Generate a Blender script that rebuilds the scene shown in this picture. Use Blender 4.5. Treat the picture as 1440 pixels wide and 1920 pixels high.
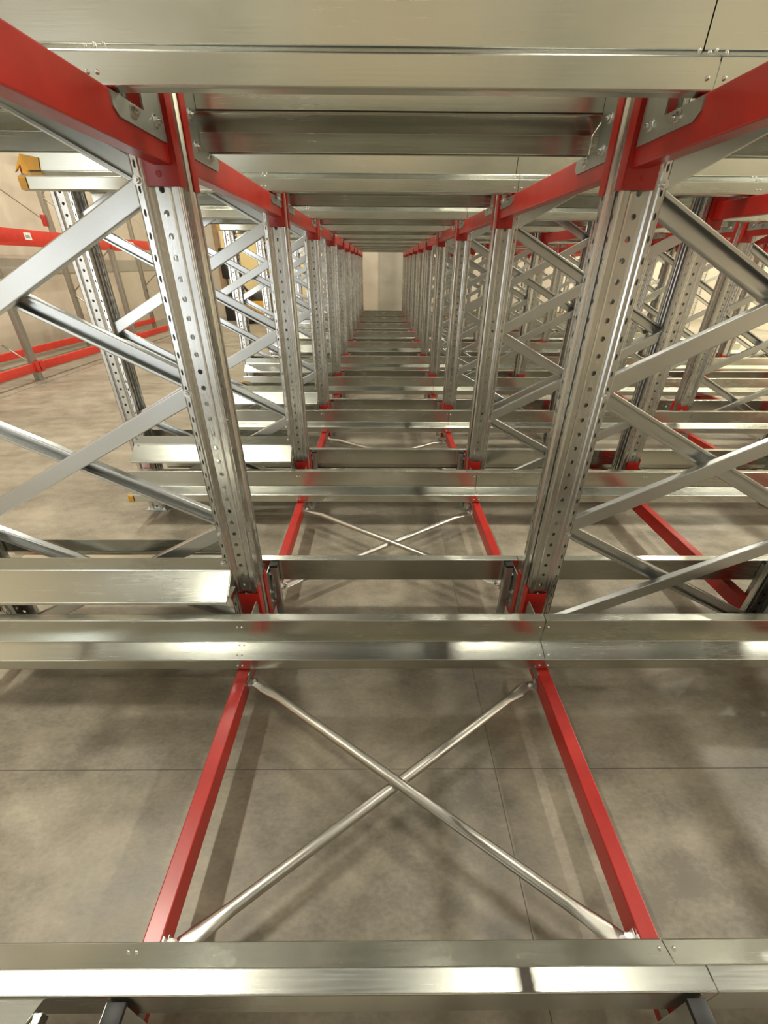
import bpy, bmesh, math, random
from mathutils import Vector, Matrix, Euler

for o in list(bpy.data.objects): bpy.data.objects.remove(o)
SC = bpy.context.scene
COL = SC.collection
random.seed(7)

# ------------------------------------------------------------------ camera
cam_d = bpy.data.cameras.new('camera'); cam = bpy.data.objects.new('camera', cam_d); COL.objects.link(cam)
cam_d.sensor_fit = 'HORIZONTAL'; cam_d.sensor_width = 36; cam_d.lens = 788.5 / 1440 * 36
cam_d.clip_start = .02; cam_d.clip_end = 100
PIT, YAW, ROL = math.radians(30.52), math.radians(.5364), math.radians(.3648)
cy, sy, cp, sp, cr, sr = math.cos(YAW), math.sin(YAW), math.cos(PIT), math.sin(PIT), math.cos(ROL), math.sin(ROL)
xr = Vector((cy, -sy, 0)); yr = Vector((sy, cy, 0)); zz = Vector((0, 0, 1))
Dv = yr * cp - zz * sp; Uv = yr * sp + zz * cp
Rv = xr * cr + Uv * sr; Vv = xr * sr - Uv * cr
m = Matrix.Identity(4)
for i in range(3):
    m[i][0] = Rv[i]; m[i][1] = -Vv[i]; m[i][2] = -Dv[i]
m[0][3], m[1][3], m[2][3] = 0, -.0463, 1.1846
cam.matrix_world = m
SC.camera = cam

# ------------------------------------------------------------------ light and exposure
SC.view_settings.view_transform = 'Standard'; SC.view_settings.look = 'None'
SC.view_settings.gamma = 1; SC.view_settings.use_curve_mapping = False
SC.view_settings.exposure = -.2
w = bpy.data.worlds.new('world'); SC.world = w; w.use_nodes = True
w.node_tree.nodes['Background'].inputs[0].default_value = (.96, 1, .93, 1)
w.node_tree.nodes['Background'].inputs[1].default_value = .055
FLOOR = -.38
LAMPS = [(x, y) for x in (-3.6, 2.2, 9.2) for y in (-3.0, 1.9, 6.8, 11.7)]
LAMP_Z = 7.6
LAMP_W = 210

# ------------------------------------------------------------------ materials
def nodes(name):
    mt = bpy.data.materials.new(name); mt.use_nodes = True
    nt = mt.node_tree; return mt, nt, nt.nodes['Principled BSDF']
def ramp(nt, fac, stops):
    r = nt.nodes.new('ShaderNodeValToRGB'); nt.links.new(fac, r.inputs[0])
    e = r.color_ramp.elements
    while len(e) < len(stops): e.new(.5)
    for k, (p, c) in enumerate(stops): e[k].position = p; e[k].color = (*c, 1) if len(c) == 3 else c
    return r.outputs[0]
def noise(nt, scale, detail=4, vec=None, rough=.55):
    n = nt.nodes.new('ShaderNodeTexNoise'); n.inputs['Scale'].default_value = scale
    n.inputs['Detail'].default_value = detail; n.inputs['Roughness'].default_value = rough
    if vec: nt.links.new(vec, n.inputs['Vector'])
    return n.outputs['Fac']
def mapped(nt, scale=(1, 1, 1), kind='Object'):
    tc = nt.nodes.new('ShaderNodeTexCoord'); mp = nt.nodes.new('ShaderNodeMapping')
    nt.links.new(tc.outputs[kind], mp.inputs['Vector']); mp.inputs['Scale'].default_value = scale
    return mp.outputs[0]
def bump(nt, b, h, strength, dist=.002):
    bn = nt.nodes.new('ShaderNodeBump'); bn.inputs['Strength'].default_value = strength; bn.inputs['Distance'].default_value = dist
    nt.links.new(h, bn.inputs['Height']); nt.links.new(bn.outputs[0], b.inputs['Normal'])
def steel(name, lo, hi, r0, r1, streak=(2, 60, 60), metal=1.0, bs=.25):
    mt, nt, b = nodes(name)
    v = mapped(nt, streak)
    n1 = noise(nt, 6, 5, v); v2 = mapped(nt, (1, 1, 1)); n2 = noise(nt, 3, 3, v2)
    mix = nt.nodes.new('ShaderNodeMath'); mix.operation = 'ADD'; nt.links.new(n1, mix.inputs[0]); nt.links.new(n2, mix.inputs[1])
    hf = nt.nodes.new('ShaderNodeMath'); hf.operation = 'MULTIPLY'; hf.inputs[1].default_value = .5; nt.links.new(mix.outputs[0], hf.inputs[0])
    nt.links.new(ramp(nt, hf.outputs[0], [(.3, lo), (.7, hi)]), b.inputs['Base Color'])
    nt.links.new(ramp(nt, hf.outputs[0], [(.3, (r0,) * 3), (.7, (r1,) * 3)]), b.inputs['Roughness'])
    b.inputs['Metallic'].default_value = metal
    bump(nt, b, n1, bs, .0006)
    return mt
M = {}
M['rail'] = steel('galvanised_rail_steel', (.56, .57, .51), (.62, .63, .57), .22, .29, (1, 40, 40), 1, .10)
M['upright'] = steel('galvanised_upright_steel', (.58, .585, .56), (.68, .68, .66), .22, .30, (30, 30, 2), 1, .10)
M['brace'] = steel('galvanised_brace_steel', (.60, .62, .61), (.66, .67, .66), .30, .36, (30, 30, 30), 1, .05)
M['plate'] = steel('dull_zinc_plate', (.44, .47, .44), (.52, .55, .52), .35, .5, (8, 8, 8))
M['tube'] = steel('zinc_tube', (.50, .48, .43), (.54, .52, .47), .33, .36, (1, 1, 1), 1, 0)
M['bolt'] = steel('zinc_bolt', (.72, .72, .70), (.82, .82, .80), .18, .3, (5, 5, 5))
def paint(name, c, r=.3, coat=.3, scale=14, var=.12):
    mt, nt, b = nodes(name)
    n = noise(nt, scale, 4, mapped(nt))
    nt.links.new(ramp(nt, n, [(.3, tuple(x * (1 - var) for x in c)), (.7, tuple(min(1, x * (1 + var)) for x in c))]), b.inputs['Base Color'])
    b.inputs['Roughness'].default_value = r; b.inputs['Coat Weight'].default_value = coat; b.inputs['Coat Roughness'].default_value = .15
    bump(nt, b, noise(nt, 90, 2, mapped(nt)), .08, .001)
    return mt
M['red'] = paint('red_powder_coat', (.43, .016, .010), .33, .10)
M['wallrackred'] = paint('red_paint_wall_rack', (.55, .035, .02), .4, .1)
M['yellow'] = paint('yellow_orange_paint', (.60, .30, .02), .4, .1)
M['black'] = paint('black_plastic', (.012, .012, .012), .45, 0)
M['darkgrey'] = paint('dark_grey_metal', (.05, .05, .052), .4, 0)
M['white'] = paint('white_label', (.75, .74, .70), .6, 0)
M['ink'] = paint('black_ink', (.03, .03, .03), .6, 0)
M['yellowpanel'] = paint('pale_yellow_board', (.78, .62, .30), .55, 0, 2, .06)
M['brown'] = paint('brown_wood_trim', (.30, .19, .10), .6, 0, 5, .2)
M['greypost'] = steel('grey_rack_post', (.40, .39, .36), (.50, .49, .46), .4, .5, (5, 5, 5))
def concrete(name, base, amp, rough, joints=False):
    mt, nt, b = nodes(name)
    v = mapped(nt, (1, 1.6, 1)); a = noise(nt, 1.3, 7, v, .62); a2 = noise(nt, 5, 9, v, .72); a3 = noise(nt, 60, 3, v)
    def mul(x, k):
        q = nt.nodes.new('ShaderNodeMath'); q.operation = 'MULTIPLY'; q.inputs[1].default_value = k; nt.links.new(x, q.inputs[0]); return q.outputs[0]
    def add(x, y):
        q = nt.nodes.new('ShaderNodeMath'); nt.links.new(x, q.inputs[0]); nt.links.new(y, q.inputs[1]); return q.outputs[0]
    s = add(add(mul(a, .45), mul(a2, .42)), mul(a3, .13))
    lo = tuple(c * (1 - amp) for c in base); hi = tuple(c * (1 + amp) for c in base)
    colr = ramp(nt, s, [(.40, lo), (.5, base), (.60, hi)])
    nt.links.new(colr, b.inputs['Base Color'])
    nt.links.new(ramp(nt, s, [(.35, (rough - .1,) * 3), (.65, (rough + .12,) * 3)]), b.inputs['Roughness'])
    bump(nt, b, add(mul(a2, .6), mul(a3, .5)), .3, .002)
    return mt
M['floor'] = concrete('warehouse_concrete', (.28, .248, .19), .36, .40)
M['joint'] = concrete('joint_sealant', (.13, .115, .09), .2, .8)
M['wall'] = concrete('beige_plaster_wall', (.56, .49, .39), .05, .8)
M['wallcream'] = concrete('cream_wall', (.86, .80, .64), .04, .8)
M['wallgrey'] = concrete('grey_wall_band', (.36, .33, .27), .06, .8)
def emit(name, c, s):
    mt, nt, b = nodes(name); b.inputs['Base Color'].default_value = (*c, 1)
    b.inputs['Emission Color'].default_value = (*c, 1); b.inputs['Emission Strength'].default_value = s; return mt
M['lampglow'] = emit('lamp_diffuser', (1, .93, .80), 22)
M['daylight'] = emit('daylight_opening', (.86, .93, 1), 5)

# ------------------------------------------------------------------ helpers
def mesh(name, bm, mats, smooth=False, ang=35):
    me = bpy.data.meshes.new(name); bmesh.ops.recalc_face_normals(bm, faces=bm.faces[:]) if not smooth == 'keep' else None
    bm.to_mesh(me); bm.free()
    for q in (mats if isinstance(mats, (list, tuple)) else [mats]): me.materials.append(q)
    if smooth:
        for p in me.polygons: p.use_smooth = True
        try: me.set_sharp_from_angle(angle=math.radians(ang))
        except Exception: pass
    return me
def link(name, me, parent=None, loc=(0, 0, 0), rot=(0, 0, 0), scale=None):
    o = bpy.data.objects.new(name, me); COL.objects.link(o)
    if parent: o.parent = parent
    o.location = loc; o.rotation_euler = rot
    if scale: o.scale = scale
    return o
def tag(o, label, cat, group=None, kind=None):
    o['label'] = label; o['category'] = cat
    if group: o['group'] = group
    if kind: o['kind'] = kind
    return o
def empty(name, loc=(0, 0, 0)):
    o = bpy.data.objects.new(name, None); o.empty_display_size = .1; COL.objects.link(o); o.location = loc; return o
def clone(root, loc, rot=None, skip=()):
    r = root.copy(); COL.objects.link(r); r.location = loc
    if rot is not None: r.rotation_euler = rot
    for ch in root.children:
        if ch.name.split('.')[0] in skip: continue
        c = ch.copy(); COL.objects.link(c); c.parent = r
        for g in ch.children:
            if g.name.split('.')[0] in skip: continue
            d = g.copy(); COL.objects.link(d); d.parent = c
    return r
def box(bm, x0, x1, y0, y1, z0, z1, bev=0, mi=0):
    vs = [bm.verts.new((x, y, z)) for x in (x0, x1) for y in (y0, y1) for z in (z0, z1)]
    fs = [bm.faces.new([vs[i] for i in q]) for q in ((0, 1, 3, 2), (4, 6, 7, 5), (0, 4, 5, 1), (2, 3, 7, 6), (0, 2, 6, 4), (1, 5, 7, 3))]
    for f in fs: f.material_index = mi
    if bev:
        es = list({e for f in fs for e in f.edges})
        bmesh.ops.bevel(bm, geom=es, offset=bev, segments=2, affect='EDGES', profile=.6)
    return fs
def sheet(path, along, t=.0022):
    """polyline (a, b) extruded along a third axis; along = (lo, hi). returns bm with verts (l, a, b)"""
    bm = bmesh.new(); rows = []
    for l in along: rows.append([bm.verts.new((l, a, b)) for a, b in path])
    for i in range(len(along) - 1):
        for k in range(len(path) - 1):
            bm.faces.new((rows[i][k], rows[i + 1][k], rows[i + 1][k + 1], rows[i][k + 1]))
    bmesh.ops.recalc_face_normals(bm, faces=bm.faces[:])
    bmesh.ops.solidify(bm, geom=bm.faces[:], thickness=t)
    return bm
def rounded(pts, r=.004, seg=2):
    out = [pts[0]]
    for i in range(1, len(pts) - 1):
        p, a, b = Vector(pts[i]), Vector(pts[i - 1]), Vector(pts[i + 1])
        da, db = (a - p), (b - p); rr = min(r, da.length * .45, db.length * .45)
        s, e = p + da.normalized() * rr, p + db.normalized() * rr
        for k in range(seg + 1):
            t = k / seg; out.append(tuple(s * (1 - t) ** 2 + p * 2 * t * (1 - t) + e * t * t))
    out.append(pts[-1]); return out
def prism(poly, x0, x1, bev=0):
    """polygon in (y,z) extruded x0..x1"""
    bm = bmesh.new()
    a = [bm.verts.new((x0, y, z)) for y, z in poly]; b = [bm.verts.new((x1, y, z)) for y, z in poly]
    bm.faces.new(a); bm.faces.new(b[::-1])
    for i in range(len(poly)): bm.faces.new((a[i], a[i - 1], b[i - 1], b[i]))
    if bev: bmesh.ops.bevel(bm, geom=bm.edges[:], offset=bev, segments=1, affect='EDGES')
    return bm
def bolt_mesh(name, r, h, axis, n=6):
    bm = bmesh.new()
    bmesh.ops.create_cone(bm, cap_ends=True, segments=16, radius1=r * 1.45, radius2=r * 1.45, depth=h * .25, matrix=Matrix.Translation((0, 0, h * .125)))
    bmesh.ops.create_cone(bm, cap_ends=True, segments=n, radius1=r, radius2=r * .93, depth=h * .75, matrix=Matrix.Translation((0, 0, h * .62)))
    bmesh.ops.create_cone(bm, cap_ends=True, segments=12, radius1=r * .5, radius2=r * .45, depth=h * .6, matrix=Matrix.Translation((0, 0, h * 1.2)))
    rot = {'-y': Matrix.Rotation(math.pi / 2, 4, 'X'), '+x': Matrix.Rotation(math.pi / 2, 4, 'Y'), '+y': Matrix.Rotation(-math.pi / 2, 4, 'X'), '-x': Matrix.Rotation(-math.pi / 2, 4, 'Y'), '+z': Matrix.Identity(4)}[axis]
    bm.transform(rot)
    return mesh(name, bm, M['bolt'])
def ordn(n):
    return ['zeroth', 'first', 'second', 'third', 'fourth', 'fifth', 'sixth', 'seventh', 'eighth', 'ninth', 'tenth', 'eleventh'][n]

P = 1.35                       # lane pitch
LV = {'lower': 0.0, 'upper': 1.665}
RAILLV = {'lower': 0.0, 'upper': 1.665, 'added': 3.33}  # third level: unseen rails added overhead to shade the lanes
GAPX = [(-.508, .613), (1.798, 2.919), (4.104, 5.225), (6.41, 7.53)]
ROWS = list(range(-1, 11))  # first row is unseen, added behind the camera for reflections and shadows
def rowname(n):
    return {-1: 'unseen row behind camera', 0: 'row under the camera'}.get(n, ('nearest' if n == 1 else ordn(n)) + ' row ahead' if n < 10 else 'farthest row ahead')

# ------------------------------------------------------------------ setting
def struct(name, bm, mt):
    o = link(name, mesh(name, bm, mt)); o['kind'] = 'structure'; return o
bm = bmesh.new(); box(bm, -7.2, 11.2, -6.2, 15.8, FLOOR - .2, FLOOR); struct('floor', bm, M['floor'])
WY = 15.6
bm = bmesh.new(); box(bm, -7.2, 11.2, WY, WY + .2, FLOOR, 8.2); struct('wall_far', bm, M['wall'])
bm = bmesh.new(); box(bm, -7.2, -7.0, -6.2, WY, FLOOR, 8.2); struct('wall_left', bm, M['wall'])
bm = bmesh.new(); box(bm, 11.0, 11.2, -6.2, WY, FLOOR, 8.2); struct('wall_right', bm, M['wallcream'])
bm = bmesh.new()
box(bm, -7.0, -6.2, -6.2, -6.0, FLOOR, 8.2); box(bm, -3.2, 11.0, -6.2, -6.0, FLOOR, 8.2); box(bm, -6.2, -3.2, -6.2, -6.0, 3.2, 8.2)
struct('wall_near', bm, M['wall'])
bm = bmesh.new(); box(bm, -6.2, -3.2, -6.15, -6.1, FLOOR, 3.2); struct('window_1', bm, M['daylight'])
bm = bmesh.new(); box(bm, -7.0, -6.985, -6, WY, .98, 1.24); struct('trim_1', bm, M['wallgrey'])
bm = bmesh.new()
for x in (-5.05,): box(bm, x - .006, x + .006, -6, WY, FLOOR - .01, FLOOR + .0012)
for x in (.413, 5.9): box(bm, x - .0012, x + .0012, -6, WY, FLOOR - .01, FLOOR + .0008)
for y in (.787, 6.4, 12): box(bm, -7, 11, y - .0011, y + .0011, FLOOR - .01, FLOOR + .0008)
struct('trim_2', bm, M['joint'])
bm = bmesh.new(); box(bm, -.05, 1.2, WY - .03, WY - .002, FLOOR, 5.0); struct('trim_3', bm, M['wallgrey'])

# ------------------------------------------------------------------ rail (shuttle rail)
PROF = rounded([(.173, -.114), (.173, 0), (.212, 0), (.212, -.111), (.248, -.125), (.283, -.139), (.283, -.189), (.268, -.1945)], .0035, 4)
SEG = [(-1.67, .64), (.643, 2.945), (2.948, 5.25), (5.253, 6.42)]
rail_me = {}
for si, (a, b) in enumerate(SEG):
    for s in (-1, 1):
        bm = sheet([(s * y, z) for y, z in PROF], (a, b))
        rail_me[si, s] = mesh('shuttle_rail_section', bm, M['rail'])
# rivet mesh (dome) on near webs
bm = bmesh.new(); bmesh.ops.create_uvsphere(bm, u_segments=10, v_segments=6, radius=.0042); rv = mesh('rivet', bm, M['bolt'], True)
SEGTXT = ['leftmost length', 'second length', 'third length', 'rightmost length']
# yellow entry flare
def flare_mesh(s):
    bm = bmesh.new()
    t = .003
    def quad(pts):
        vs = [bm.verts.new((x, s * y, z)) for x, y, z in pts]; bm.faces.new(vs)
    quad([(-1.595, .215, -.062), (-1.605, .215, -.109), (-1.655, .215, -.109), (-1.675, .215, -.050)])
    quad([(-1.675, .215, -.050), (-1.655, .215, -.109), (-1.668, .25, -.126), (-1.680, .225, -.09)])
    quad([(-1.675, .215, -.050), (-1.680, .225, -.09), (-1.722, .215, -.118), (-1.712, .205, -.108)])
    quad([(-1.64, .2865, -.142), (-1.655, .215, -.1105), (-1.668, .25, -.126), (-1.672, .2865, -.142)])
    quad([(-1.64, .2865, -.142), (-1.64, .2865, -.192), (-1.672, .2865, -.192), (-1.672, .2865, -.142)])
    bmesh.ops.remove_doubles(bm, verts=bm.verts[:], dist=.0005)
    bmesh.ops.solidify(bm, geom=bm.faces[:], thickness=t)
    return mesh('entry_flare', bm, M['yellow'])
flare = {s: flare_mesh(s) for s in (-1, 1)}
for n in ROWS:
    for lv, z in RAILLV.items():
        if n == -1 and lv == 'lower' or (lv == 'added' and n > 5): continue
        for s in (-1, 1):
            for si in range(4):
                o = link('shuttle_rail', rail_me[si, s], None, (0, n * P, z))
                side = 'near side' if s < 0 else 'back side'
                tag(o, f'galvanised {lv} rail, {side} of the {rowname(n)}, {SEGTXT[si]} from the aisle' if si in (1, 2) else f'galvanised {lv} rail, {side} of the {rowname(n)}, {SEGTXT[si]}', 'rail',
                    f'galvanised shuttle rails at the {lv} level')
                if si == 0:
                    f = link('entry_flare', flare[s], o); f['label'] = 'orange-yellow entry flare'
                if n in (1, 2, 3) and si < 2 and s < 0 or (n == 0 and s > 0 and si < 2):
                    a, b = SEG[si]
                    xs = {0: [-.545, .625], 1: [.658, 1.775]}[si]
                    for x in xs:
                        for dx in ((-.012, .006) if abs(x) < .6 or x > 1.7 else (0,)):
                            for yy, zz2, in ((.2125, -.035), (.228, -.1155), (.265, -.130), (.2835, -.17)):
                                link('rivet', rv, o, (x + dx, s * yy, zz2))

# ------------------------------------------------------------------ upright frame
TOPZ = 3.6
PITCHH = .05
def perforated(bm, p, q, z0, z1, pitch, hr, hz, off=0, slot=1.0):
    """flat strip between section points p,q with one column of holes"""
    p = Vector(p); q = Vector(q); w2 = (q - p).length
    d = (q - p).normalized(); n = int((z1 - z0) / pitch)
    def V(u, z): return bm.verts.new((p.x + d.x * u, p.y + d.y * u, z))
    for k in range(n):
        a = z0 + k * pitch; b = a + pitch; c = a + pitch / 2; u = w2 / 2 + hz
        O = [V(0, a), V(u, a), V(w2, a), V(w2, c), V(w2, b), V(u, b), V(0, b), V(0, c)]
        I = [V(u + hr * math.cos(t), c + slot * hr * math.sin(t)) for t in [math.radians(x) for x in (225, 270, 315, 0, 45, 90, 135, 180)]]
        for i in range(8):
            bm.faces.new((O[i], O[(i + 1) % 8], I[(i + 1) % 8], I[i]))
    zt = z0 + n * pitch
    if z1 - zt > 1e-4:
        vs = [V(0, zt), V(w2, zt), V(w2, z1), V(0, z1)]; bm.faces.new(vs)
def upright_mesh():
    bm = bmesh.new(); z0, z1 = 0, TOPZ - FLOOR
    half = [(-.008, 0), (-.008, -.020), (0, -.028), (0, -.054), (-.006, -.060), (-.022, -.060), (-.030, -.0535), (-.070, -.0535), (-.080, -.060), (-.086, -.0618), (-.094, -.0625), (-.110, -.0615), (-.1138, -.0595), (-.1155, -.056), (-.1155, -.040), (-.112, -.036)]
    holes = {2: (.0058, 0, 1.3), 6: (.0078, 0, 1.0), 10: (.0036, .0, 2.6), }
    for s in (1, -1):
        for k in range(len(half) - 1):
            p = (half[k][0], s * half[k][1]); q = (half[k + 1][0], s * half[k + 1][1])
            if k in holes:
                hr, hz, sl = holes[k]; perforated(bm, p, q, z0, z1, PITCHH, hr, hz, 0, sl)
            else:
                vs = [bm.verts.new((p[0], p[1], z0)), bm.verts.new((q[0], q[1], z0)), bm.verts.new((q[0], q[1], z1)), bm.verts.new((p[0], p[1], z1))]
                bm.faces.new(vs)
    bmesh.ops.remove_doubles(bm, verts=bm.verts[:], dist=.0002)
    bmesh.ops.recalc_face_normals(bm, faces=bm.faces[:])
    bmesh.ops.solidify(bm, geom=bm.faces[:], thickness=.002)
    return mesh('upright', bm, M['upright'])
UPR = upright_mesh()
NODEZ = [-.235 + .5325 * i for i in range(7)]
FW = 1.185
def brace_mesh(L, lip=1):
    """C channel along local X; flat web at y=0 facing -y, flanges towards +y"""
    pth = rounded([(.026, -.017), (.026, -.028), (0, -.028), (0, .028), (.026, .028), (.026, .017)], .004, 4)
    bm = sheet(pth, (0, L)); return mesh('diagonal_brace', bm, M['brace'])
bx0, bx1 = .085, FW - .085
BL = math.hypot(bx1 - bx0, NODEZ[1] - NODEZ[0]); BA = math.atan2(NODEZ[1] - NODEZ[0], bx1 - bx0)
BR = brace_mesh(BL)
bm = bmesh.new(); box(bm, -.13, .02, -.08, .08, 0, .008, .002); FP = mesh('foot_plate', bm, M['plate'])
BOLT_Y = bolt_mesh('bolt', .0085, .009, '-y'); BOLT_X = bolt_mesh('bolt', .009, .009, '+x'); BOLT_XN = bolt_mesh('bolt', .009, .009, '-x')
def make_frame():
    """origin: left end of the frame at floor level"""
    t = empty('upright_frame')
    for side in (0, 1):
        u = link('upright', UPR, t, (FW if side else 0, 0, 0), (0, 0, 0 if side else math.pi))
        f = link('foot_plate', FP, t, (FW if side else 0, 0, 0), (0, 0, 0 if side else math.pi))
        for z in NODEZ:
            zz3 = z - FLOOR
            if 0 < zz3 < TOPZ - FLOOR:
                link('bolt', BOLT_Y, u, (-.102, -.062, zz3) if side else (-.102, .062, zz3), (0, 0, 0) if side else (0, 0, math.pi))
    for i in range(6):
        z0 = NODEZ[i] - FLOOR
        link('diagonal_brace', BR, t, (bx0, -.032, z0), (0, -BA, 0))                       # rising right, web to the camera
        link('diagonal_brace', BR, t, (bx1, .032, z0), (0, -BA, math.pi))                   # rising left, open to the camera
    return t
fr0 = make_frame(); used = False
FRX = [-1.693, .613, 2.919, 5.225]
FRTXT = ['leftmost, beside the aisle', 'just right of the central gap', 'third from the left', 'rightmost']
for n in ROWS:
    for c, x in enumerate(FRX):
        loc = (x, n * P, FLOOR)
        if not used: t = fr0; t.location = loc; used = True
        else: t = clone(fr0, loc, None, ('bolt',) if (n > 4 or c > 1) else ())
        tag(t, f'galvanised upright frame with crossed diagonals, {FRTXT[c]}, {rowname(n)}', 'rack frame', 'upright frames of the shuttle rack')

# ------------------------------------------------------------------ lane beams
BH, BW = .078, .045
def beam_thing():
    """beam along +Y from row face to next row face; origin on the row line at the gap face, level z=0; gap lies towards +x"""
    t = empty('lane_beam')
    y0, y1 = .0655, P - .0655
    bm = bmesh.new(); box(bm, -.053, -.008, y0, y1, -.273, -.195, .0035); link('box_section', mesh('box_section', bm, M['red'], False), t)
    for s, yy in ((1, .0625), (-1, P - .0625)):
        bm = bmesh.new()
        box(bm, -.080, .004, yy, yy + s * .004, -.315, .005, .001)
        # wrap on the front face of the upright
        a, b = sorted((yy + s * .004, yy - s * .034)); box(bm, .0015, .0055, a, b, -.315, .03, .001)
        for zz4 in (-.29, -.05):
            bmesh.ops.create_cone(bm, cap_ends=True, segments=10, radius1=.007, radius2=.007, depth=.002, matrix=Matrix.Translation((-.045, yy + s * .0055, zz4)) @ Matrix.Rotation(math.pi / 2, 4, 'X'))
        link('end_connector', mesh('end_connector', bm, M['red'], True, 30), t)
        def Y(v): return yy + s * v
        poly = [(Y(.012), -.234), (Y(.225), -.234), (Y(.243), -.222), (Y(.243), -.198), (Y(.108), -.198), (Y(.108), -.02), (Y(.02), -.02), (Y(.012), -.05)]
        bm = prism(poly, -.008, -.004); p = link('bearing_plate', mesh('bearing_plate', bm, M['plate']), t)
        p['label'] = 'grey zinc bearing plate bolted to the red beam'
        for by, bz in ((.05, -.14), (.085, -.06), (.165, -.213), (.06, -.205)):
            link('bolt', BOLT_X, p, (-.004, Y(by), bz))
    return t
bt = {1: beam_thing()}
# mirrored version for beams on the right of a gap
def mirror_thing(src):
    t = empty('lane_beam')
    for ch in src.children:
        me = ch.data.copy(); 
        for v in me.vertices: v.co.x = -v.co.x
        me.flip_normals()
        c = link(ch.name.split('.')[0], me, t)
        if 'label' in ch: c['label'] = ch['label']
        for g in ch.children:
            link('bolt', BOLT_XN, c, (-g.location.x, g.location.y, g.location.z))
    return t
bt[-1] = mirror_thing(bt[1])
usedb = {1: False, -1: False}
BEAMS = []
for gi, (gl, gr) in enumerate(GAPX):
    BEAMS.append((gl, 1, ['left edge of the central gap', 'left of the second gap', 'left of the third gap', 'right end of the rack'][gi]))
    if gi < 3: BEAMS.append((gr, -1, ['right edge of the central gap', 'right of the second gap', 'right of the third gap'][gi]))
for n in range(-1, 10):
    for lv, z in LV.items():
        if n == -1 and lv == 'lower': continue
        for x, g, txt in BEAMS:
            loc = (x, n * P, z)
            if not usedb[g]: t = bt[g]; t.location = loc; usedb[g] = True
            else: t = clone(bt[g], loc, None, ('bolt',) if (n > 4 or abs(x) > 3) else ())
            tag(t, f'red {lv} beam, {txt}, just behind the {rowname(n)}', 'beam', f'red lane beams at the {lv} level', 'thing')

# ------------------------------------------------------------------ support posts with black caps beside the uprights
bm = bmesh.new(); box(bm, -.016, .016, -.016, .016, 0, -FLOOR - .012, .003); PT = mesh('square_tube', bm, M['brace'], True, 40)
bm = bmesh.new(); box(bm, -.018, .018, -.018, .018, -FLOOR - .014, -FLOOR - .002, .002); PC = mesh('end_cap', bm, M['black'], True, 40)
sp0 = empty('support_post'); link('square_tube', PT, sp0); c_ = link('end_cap', PC, sp0); c_['label'] = 'black plastic end cap'
first = True
for n in range(0, 8):
    for x, g, txt in BEAMS[:3]:
        for s in (1,):
            loc = (x + g * .018, n * P + s * .15, FLOOR)
            if first: t = sp0; t.location = loc; first = False
            else: t = clone(sp0, loc)
            tag(t, f'black-capped steel post, {txt}, {rowname(n)}', 'post', 'black-capped support posts')

# ------------------------------------------------------------------ outer brackets at the aisle
bm = bmesh.new(); box(bm, -.02, .02, -.20, .20, -.075, -.02, .003); OB = mesh('outer_bracket', bm, M['red'], True, 40)
for n in ROWS[1:]:
    for lv, z in LV.items():
        o = link('outer_bracket', OB, None, (-1.690, n * P, z - .06))
        tag(o, f'short red {lv} bracket at the aisle end of the {rowname(n)}', 'bracket', f'red aisle-end brackets at the {lv} level')

# ------------------------------------------------------------------ cross braces between lower beams
def tube_mesh(p, q, r):
    p = Vector(p); q = Vector(q); d = (q - p); L = d.length
    bm = bmesh.new(); N = 16; st = [(0, 1.35, .16), (.05, 1.35, .16), (.13, 1, 1), (L - .13, 1, 1), (L - .05, 1.35, .16), (L, 1.35, .16)]
    rings = []
    for l, a, b in st:
        rings.append([bm.verts.new((r * a * math.cos(2 * math.pi * k / N), r * b * math.sin(2 * math.pi * k / N), l)) for k in range(N)])
    for i in range(len(rings) - 1):
        for k in range(N):
            bm.faces.new((rings[i][k], rings[i][(k + 1) % N], rings[i + 1][(k + 1) % N], rings[i + 1][k]))
    bm.faces.new(rings[0][::-1]); bm.faces.new(rings[-1])
    # local: flat normal = local y -> must become world z-ish: build the frame
    zax = d.normalized(); yax = Vector((0, 0, 1)); yax = (yax - zax * yax.dot(zax)).normalized(); xax = yax.cross(zax)
    R = Matrix((xax, yax, zax)).transposed().to_4x4()
    bm.transform(Matrix.Translation(p) @ R)
    return mesh('tube', bm, M['tube'], True, 50)
L0, R0 = -.516 + .025, .617 - .025
TA = tube_mesh((L0, 1.045, -.236), (R0, .30, -.236), .0165)
TB = tube_mesh((R0, 1.045, -.258), (L0, .30, -.258), .0165)
def lug(x, y, z, g):
    bm = bmesh.new(); a, b = sorted((x - g * .030, x)); box(bm, a, b, y - .02, y + .02, z - .003, z + .003, .001)
    a, b = sorted((x - g * .028, x - g * .024)); box(bm, a, b, y - .02, y + .02, z - .03, z + .03, .001)
    return mesh('lug', bm, M['bolt'])
BZ = bolt_mesh('bolt', .009, .010, '+z')
def make_brace(tm, e1, e2):
    t = empty('cross_brace'); link('tube', tm, t)
    for (x, y, z, g) in (e1, e2):
        l = link('lug', lug(x, y, z - .006, g), t); link('bolt', BZ, l, (x + g * 0 - g * .004, y, z + .0005))
    return t
ca = make_brace(TA, (L0, 1.045, -.236, 1), (R0, .30, -.236, -1))
cb = make_brace(TB, (R0, 1.045, -.258, -1), (L0, .30, -.258, 1))
for n in range(0, 10):
    for k, (src, txt) in enumerate(((ca, 'running from far left to near right'), (cb, 'running from far right to near left'))):
        t = src if n == 0 else clone(src, (0, n * P, 0), None, ('bolt',) if n > 3 else ())
        t.location = (0, n * P, 0)
        tag(t, f'steel tube brace {txt}, behind the {rowname(n)}', 'brace tube', 'crossed tube braces in the central gap')

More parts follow.
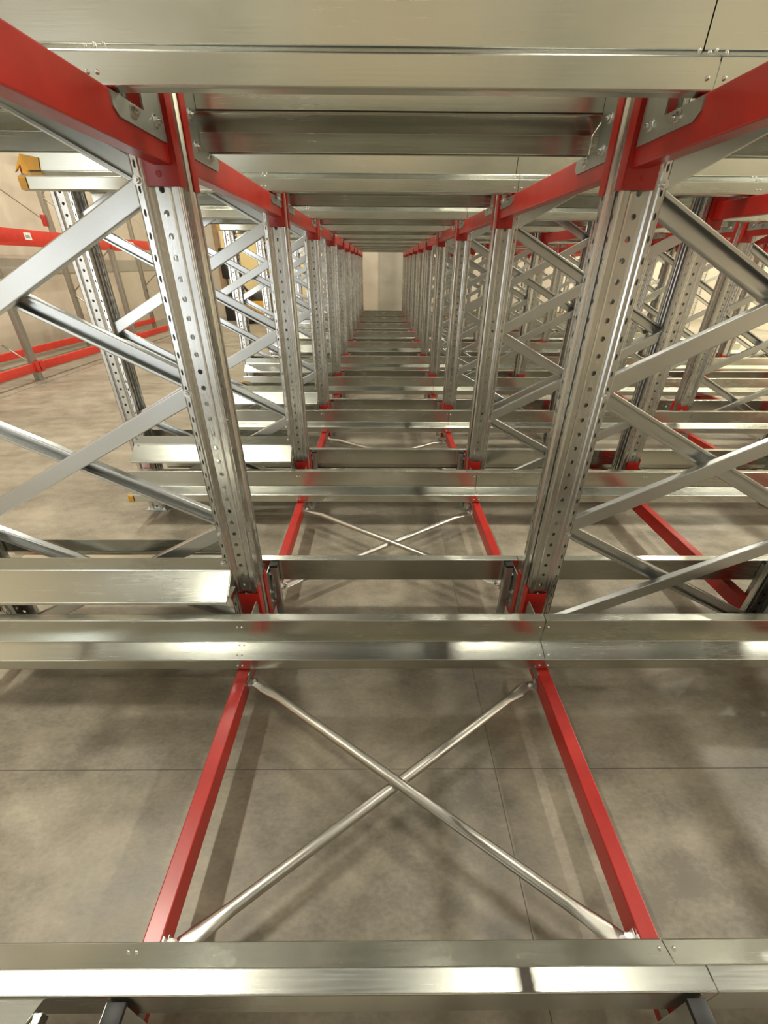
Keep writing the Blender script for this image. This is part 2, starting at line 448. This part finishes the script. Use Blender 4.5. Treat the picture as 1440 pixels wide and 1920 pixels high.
# ------------------------------------------------------------------ pallet entry guides along the aisle bay
def guide_mesh(s):
    pth = rounded([(s * .0645, .188), (s * .0645, .128), (s * .165, .048), (s * .165, .036)], .004, 3)
    bm = sheet(pth, (-1.66, -.600), .0025)
    return mesh('guide_sheet', bm, M['rail'])
GM = {s: guide_mesh(s) for s in (-1, 1)}
def guide_end(s):
    bm = prism([(s * .068, .118), (s * .150, .052), (s * .150, .046), (s * .068, .03)], -.600, -.597)
    box(bm, -.600, -.585, *sorted((s * .085, s * .145)), .035, .062, .001); return mesh('end_plate', bm, M['rail'])
GE = {s: guide_end(s) for s in (-1, 1)}
for n in range(0, 11):
    for s in (-1, 1):
        t = empty('pallet_guide', (0, n * P, 0))
        link('guide_sheet', GM[s], t); link('end_plate', GE[s], t)
        if n < 4:
            link('bolt', BOLT_Y if s < 0 else bpy.data.meshes.get('bolt_back') or BOLT_Y, t, (-.620, s * .066, .165), (0, 0, 0 if s < 0 else math.pi))
            link('bolt', BOLT_Y, t, (-1.64, s * .066, .165), (0, 0, 0 if s < 0 else math.pi))
        tag(t, f'folded steel pallet guide beside the aisle, {"near side" if s < 0 else "back side"} of the {rowname(n)}', 'pallet guide', 'folded pallet guides along the aisle')

# ------------------------------------------------------------------ pallet rack by the left wall
RX0, RX1 = -5.25, -6.25
RY = [3.6, 6.6, 9.6, 12.6]
def postmesh():
    bm = bmesh.new(); box(bm, -.04, .04, -.045, .045, 0, 4.4, .006)
    return mesh('post', bm, M['greypost'], True, 40)
PM = postmesh()
for i, y in enumerate(RY):
    t = empty('wall_rack_frame', (RX0, y, FLOOR))
    link('post', PM, t); link('post', PM, t, (RX1 - RX0, 0, 0))
    for k in range(5):
        z = .25 + k * .8
        bm = bmesh.new(); a = Vector((-.04, 0, z)); b = Vector((RX1 - RX0 + .04, 0, z + .72)); 
        if k % 2: a.z, b.z = b.z, a.z
        d = b - a; bmesh.ops.create_cone(bm, cap_ends=True, segments=8, radius1=.012, radius2=.012, depth=d.length, matrix=Matrix.Translation((a + b) / 2) @ d.to_track_quat('Z', 'Y').to_matrix().to_4x4())
        link('lacing_bar', mesh('lacing_bar', bm, M['greypost']), t)
    for xx in (0, RX1 - RX0):
        bm = bmesh.new(); box(bm, xx - .07, xx + .07, -.07, .07, 0, .01); link('foot_plate', mesh('foot_plate', bm, M['greypost']), t)
    tag(t, f'grey frame of the rack by the left wall, {["first", "second", "third", "last"][i]} from the camera', 'rack frame', 'upright frames of the wall rack')
WB = {}
def wallbeam(h, labels):
    t = empty('wall_rack_beam'); bm = bmesh.new(); box(bm, -.025, .025, .05, 2.95, 0, h, .004)
    link('box_section', mesh('box_section', bm, M['wallrackred'], True, 40), t)
    for yy in (.045, 2.955):
        bm = bmesh.new(); box(bm, .0, .045, yy - .035, yy + .035, -.015, h + .02, .003)
        link('end_connector', mesh('end_connector', bm, M['wallrackred'], True, 40), t)
    if labels:
        for yy in labels:
            bm = bmesh.new(); box(bm, .0255, .0265, yy - .07, yy + .07, h * .25, h * .78)
            l = link('paper_label', mesh('paper_label', bm, M['white']), t)
            bm = bmesh.new()
            for q in range(12): box(bm, .0265, .0268, yy - .045 + q * .0075, yy - .045 + q * .0075 + .003 + .002 * (q % 3 == 0), h * .36, h * .6)
            link('barcode', mesh('barcode', bm, M['ink']), l)
    return t
for i in range(3):
    for xx, st in ((RX0 + .045, 'front'), (RX1 + .02, 'back')):
        for zlo, h, ln in ((-.240, .115, 'bottom'), (1.42, .17, 'middle'), (3.3, .13, 'top')):
            if ln == 'top' and st == 'back': continue
            t = wallbeam(h, (.75, 1.9) if (st == 'front' and ln == 'middle') else None)
            t.location = (xx, RY[i], zlo)
            if ln == 'middle' and st == 'back':
                pass
            tag(t, f'red {ln} {st} beam of the left wall rack, {["first", "second", "last"][i]} bay', 'beam', 'red beams of the wall rack', 'thing')
def rod(a, b, name='rod', r=.008, mt='greypost'):
    a, b = Vector(a), Vector(b); d = b - a; bm = bmesh.new()
    bmesh.ops.create_cone(bm, cap_ends=True, segments=8, radius1=r, radius2=r, depth=d.length, matrix=Matrix.Translation((a + b) / 2) @ d.to_track_quat('Z', 'Y').to_matrix().to_4x4())
    return mesh(name, bm, M[mt])
for i in range(2):
    y0, y1 = RY[i], RY[i + 1]
    for k, (za, zb, tx) in enumerate(((3.1, 1.85, 'upper rod descending'), (1.85, 3.1, 'upper rod rising'), (1.35, .1, 'lower rod descending'), (.1, 1.35, 'lower rod rising'))):
        t = empty('tie_rod'); x = RX1 - .055 - .02 * (k % 2)
        link('rod', rod((x, y0 + .05, za), (x, y1 - .05, zb)), t)
        for yy, z in ((y0 + .05, za), (y1 - .05, zb)):
            bm = bmesh.new(); box(bm, x - .015, x + .03, yy - .06, yy + .05, z - .09, z + .09, .004)
            bmesh.ops.create_cone(bm, cap_ends=True, segments=10, radius1=.03, radius2=.03, depth=.06, matrix=Matrix.Translation((x, yy, z)) @ Matrix.Rotation(math.pi / 2, 4, 'Y'))
            link('rod_clamp', mesh('rod_clamp', bm, M['wallrackred'], True, 40), t)
        tag(t, f'thin steel {tx} rearward, behind the left wall rack, {["second", "third"][i] if 0 else ["nearer", "farther"][i]} bay', 'tie rod', 'tie rods of the wall rack')

# ------------------------------------------------------------------ far left corner: yellow boards, trims, truck
bm = bmesh.new(); box(bm, -5.0, -2.3, WY - .06, WY - .005, FLOOR, 3.4, .004)
tag(link('yellow_board', mesh('yellow_board', bm, M['yellowpanel'])), 'large pale yellow board on the far wall, left of the rack', 'board')
for i, (x, hgt, tx) in enumerate(((-5.12, 3.6, 'beside the yellow board'), (-5.55, 3.6, 'in the far left corner'))):
    bm = bmesh.new(); box(bm, x - .07, x + .07, WY - .10, WY - .005, FLOOR, hgt, .006)
    tag(link('wall_post', mesh('wall_post', bm, M['brown'])), f'brown vertical post on the far wall {tx}', 'post', 'brown wall posts')
# pallet truck / order picker: yellow and black
t = empty('pallet_truck', (-3.6, 13.9, FLOOR))
bm = bmesh.new(); box(bm, -.38, .38, -.3, .3, .12, .62, .05); link('body', mesh('body', bm, M['yellow'], True, 40), t)
bm = bmesh.new(); box(bm, -.30, .30, -.22, .22, .62, .86, .07); link('battery_cover', mesh('battery_cover', bm, M['darkgrey'], True, 40), t)
for x in (-.22, .22):
    bm = bmesh.new(); box(bm, x - .07, x + .07, .3, 1.35, .07, .13, .01); link('fork', mesh('fork', bm, M['darkgrey'], True, 40), t)
for x in (-.32, .32):
    for y in (-.18, .18):
        bm = bmesh.new(); bmesh.ops.create_cone(bm, cap_ends=True, segments=24, radius1=.115, radius2=.115, depth=.09, matrix=Matrix.Translation((x, y, .115)) @ Matrix.Rotation(math.pi / 2, 4, 'Y'))
        link('wheel', mesh('wheel', bm, M['black'], True, 40), t)
link('tiller', rod((-.1, -.25, .7), (-.62, -.55, 1.45), 'tiller', .035, 'black'), t)
bm = bmesh.new(); bmesh.ops.create_cone(bm, cap_ends=True, segments=16, radius1=.03, radius2=.03, depth=.36, matrix=Matrix.Translation((-.62, -.55, 1.45)) @ Matrix.Rotation(math.pi / 2, 4, 'X')); link('handle', mesh('handle', bm, M['black'], True, 40), t)
tag(t, 'yellow and black pallet truck parked in front of the yellow board', 'pallet truck')
# tall black display stand
t = empty('office_stand', (-4.68, 14.6, FLOOR))
bm = bmesh.new(); box(bm, -.16, .16, -.16, .16, 0, .78, .02); link('base_box', mesh('base_box', bm, M['black'], True, 40), t)
bm = bmesh.new(); box(bm, -.03, .03, -.03, .03, .78, 1.15, .005); link('stem', mesh('stem', bm, M['darkgrey']), t)
bm = bmesh.new(); box(bm, -.13, .13, -.06, .06, 1.15, 1.95, .06); link('padded_panel', mesh('padded_panel', bm, M['black'], True, 40), t)
tag(t, 'tall black stand with padded upper panel before the yellow board', 'stand')

# ------------------------------------------------------------------ ceiling lamps
for i, (x, y) in enumerate(LAMPS):
    t = empty('hanging_lamp', (x, y, LAMP_Z))
    bm = bmesh.new(); box(bm, -.16, .16, -.75, .75, 0, .09, .01); link('housing', mesh('housing', bm, M['darkgrey']), t)
    bm = bmesh.new(); box(bm, -.13, .13, -.72, .72, -.012, -.002); link('diffuser', mesh('diffuser', bm, M['lampglow']), t)
    ld = bpy.data.lights.new('lamp_light', 'AREA'); ld.shape = 'RECTANGLE'; ld.size = .26; ld.size_y = 1.4; ld.energy = LAMP_W * ((1.55 if x < 0 else .7 if x < 5 else 4.2) * (.45 if y < 0 else 1)); ld.color = (1, .95, .80)
    lo = bpy.data.objects.new('lamp_light', ld); COL.objects.link(lo); lo.parent = t; lo.location = (0, 0, -.02)
    tag(t, f'long hall lamp above the {"left aisle" if x < 0 else "rack" if x < 5 else "right end of the rack"}, {ordn(i % 4 + 1)} from the near wall', 'lamp', 'hall lamps')
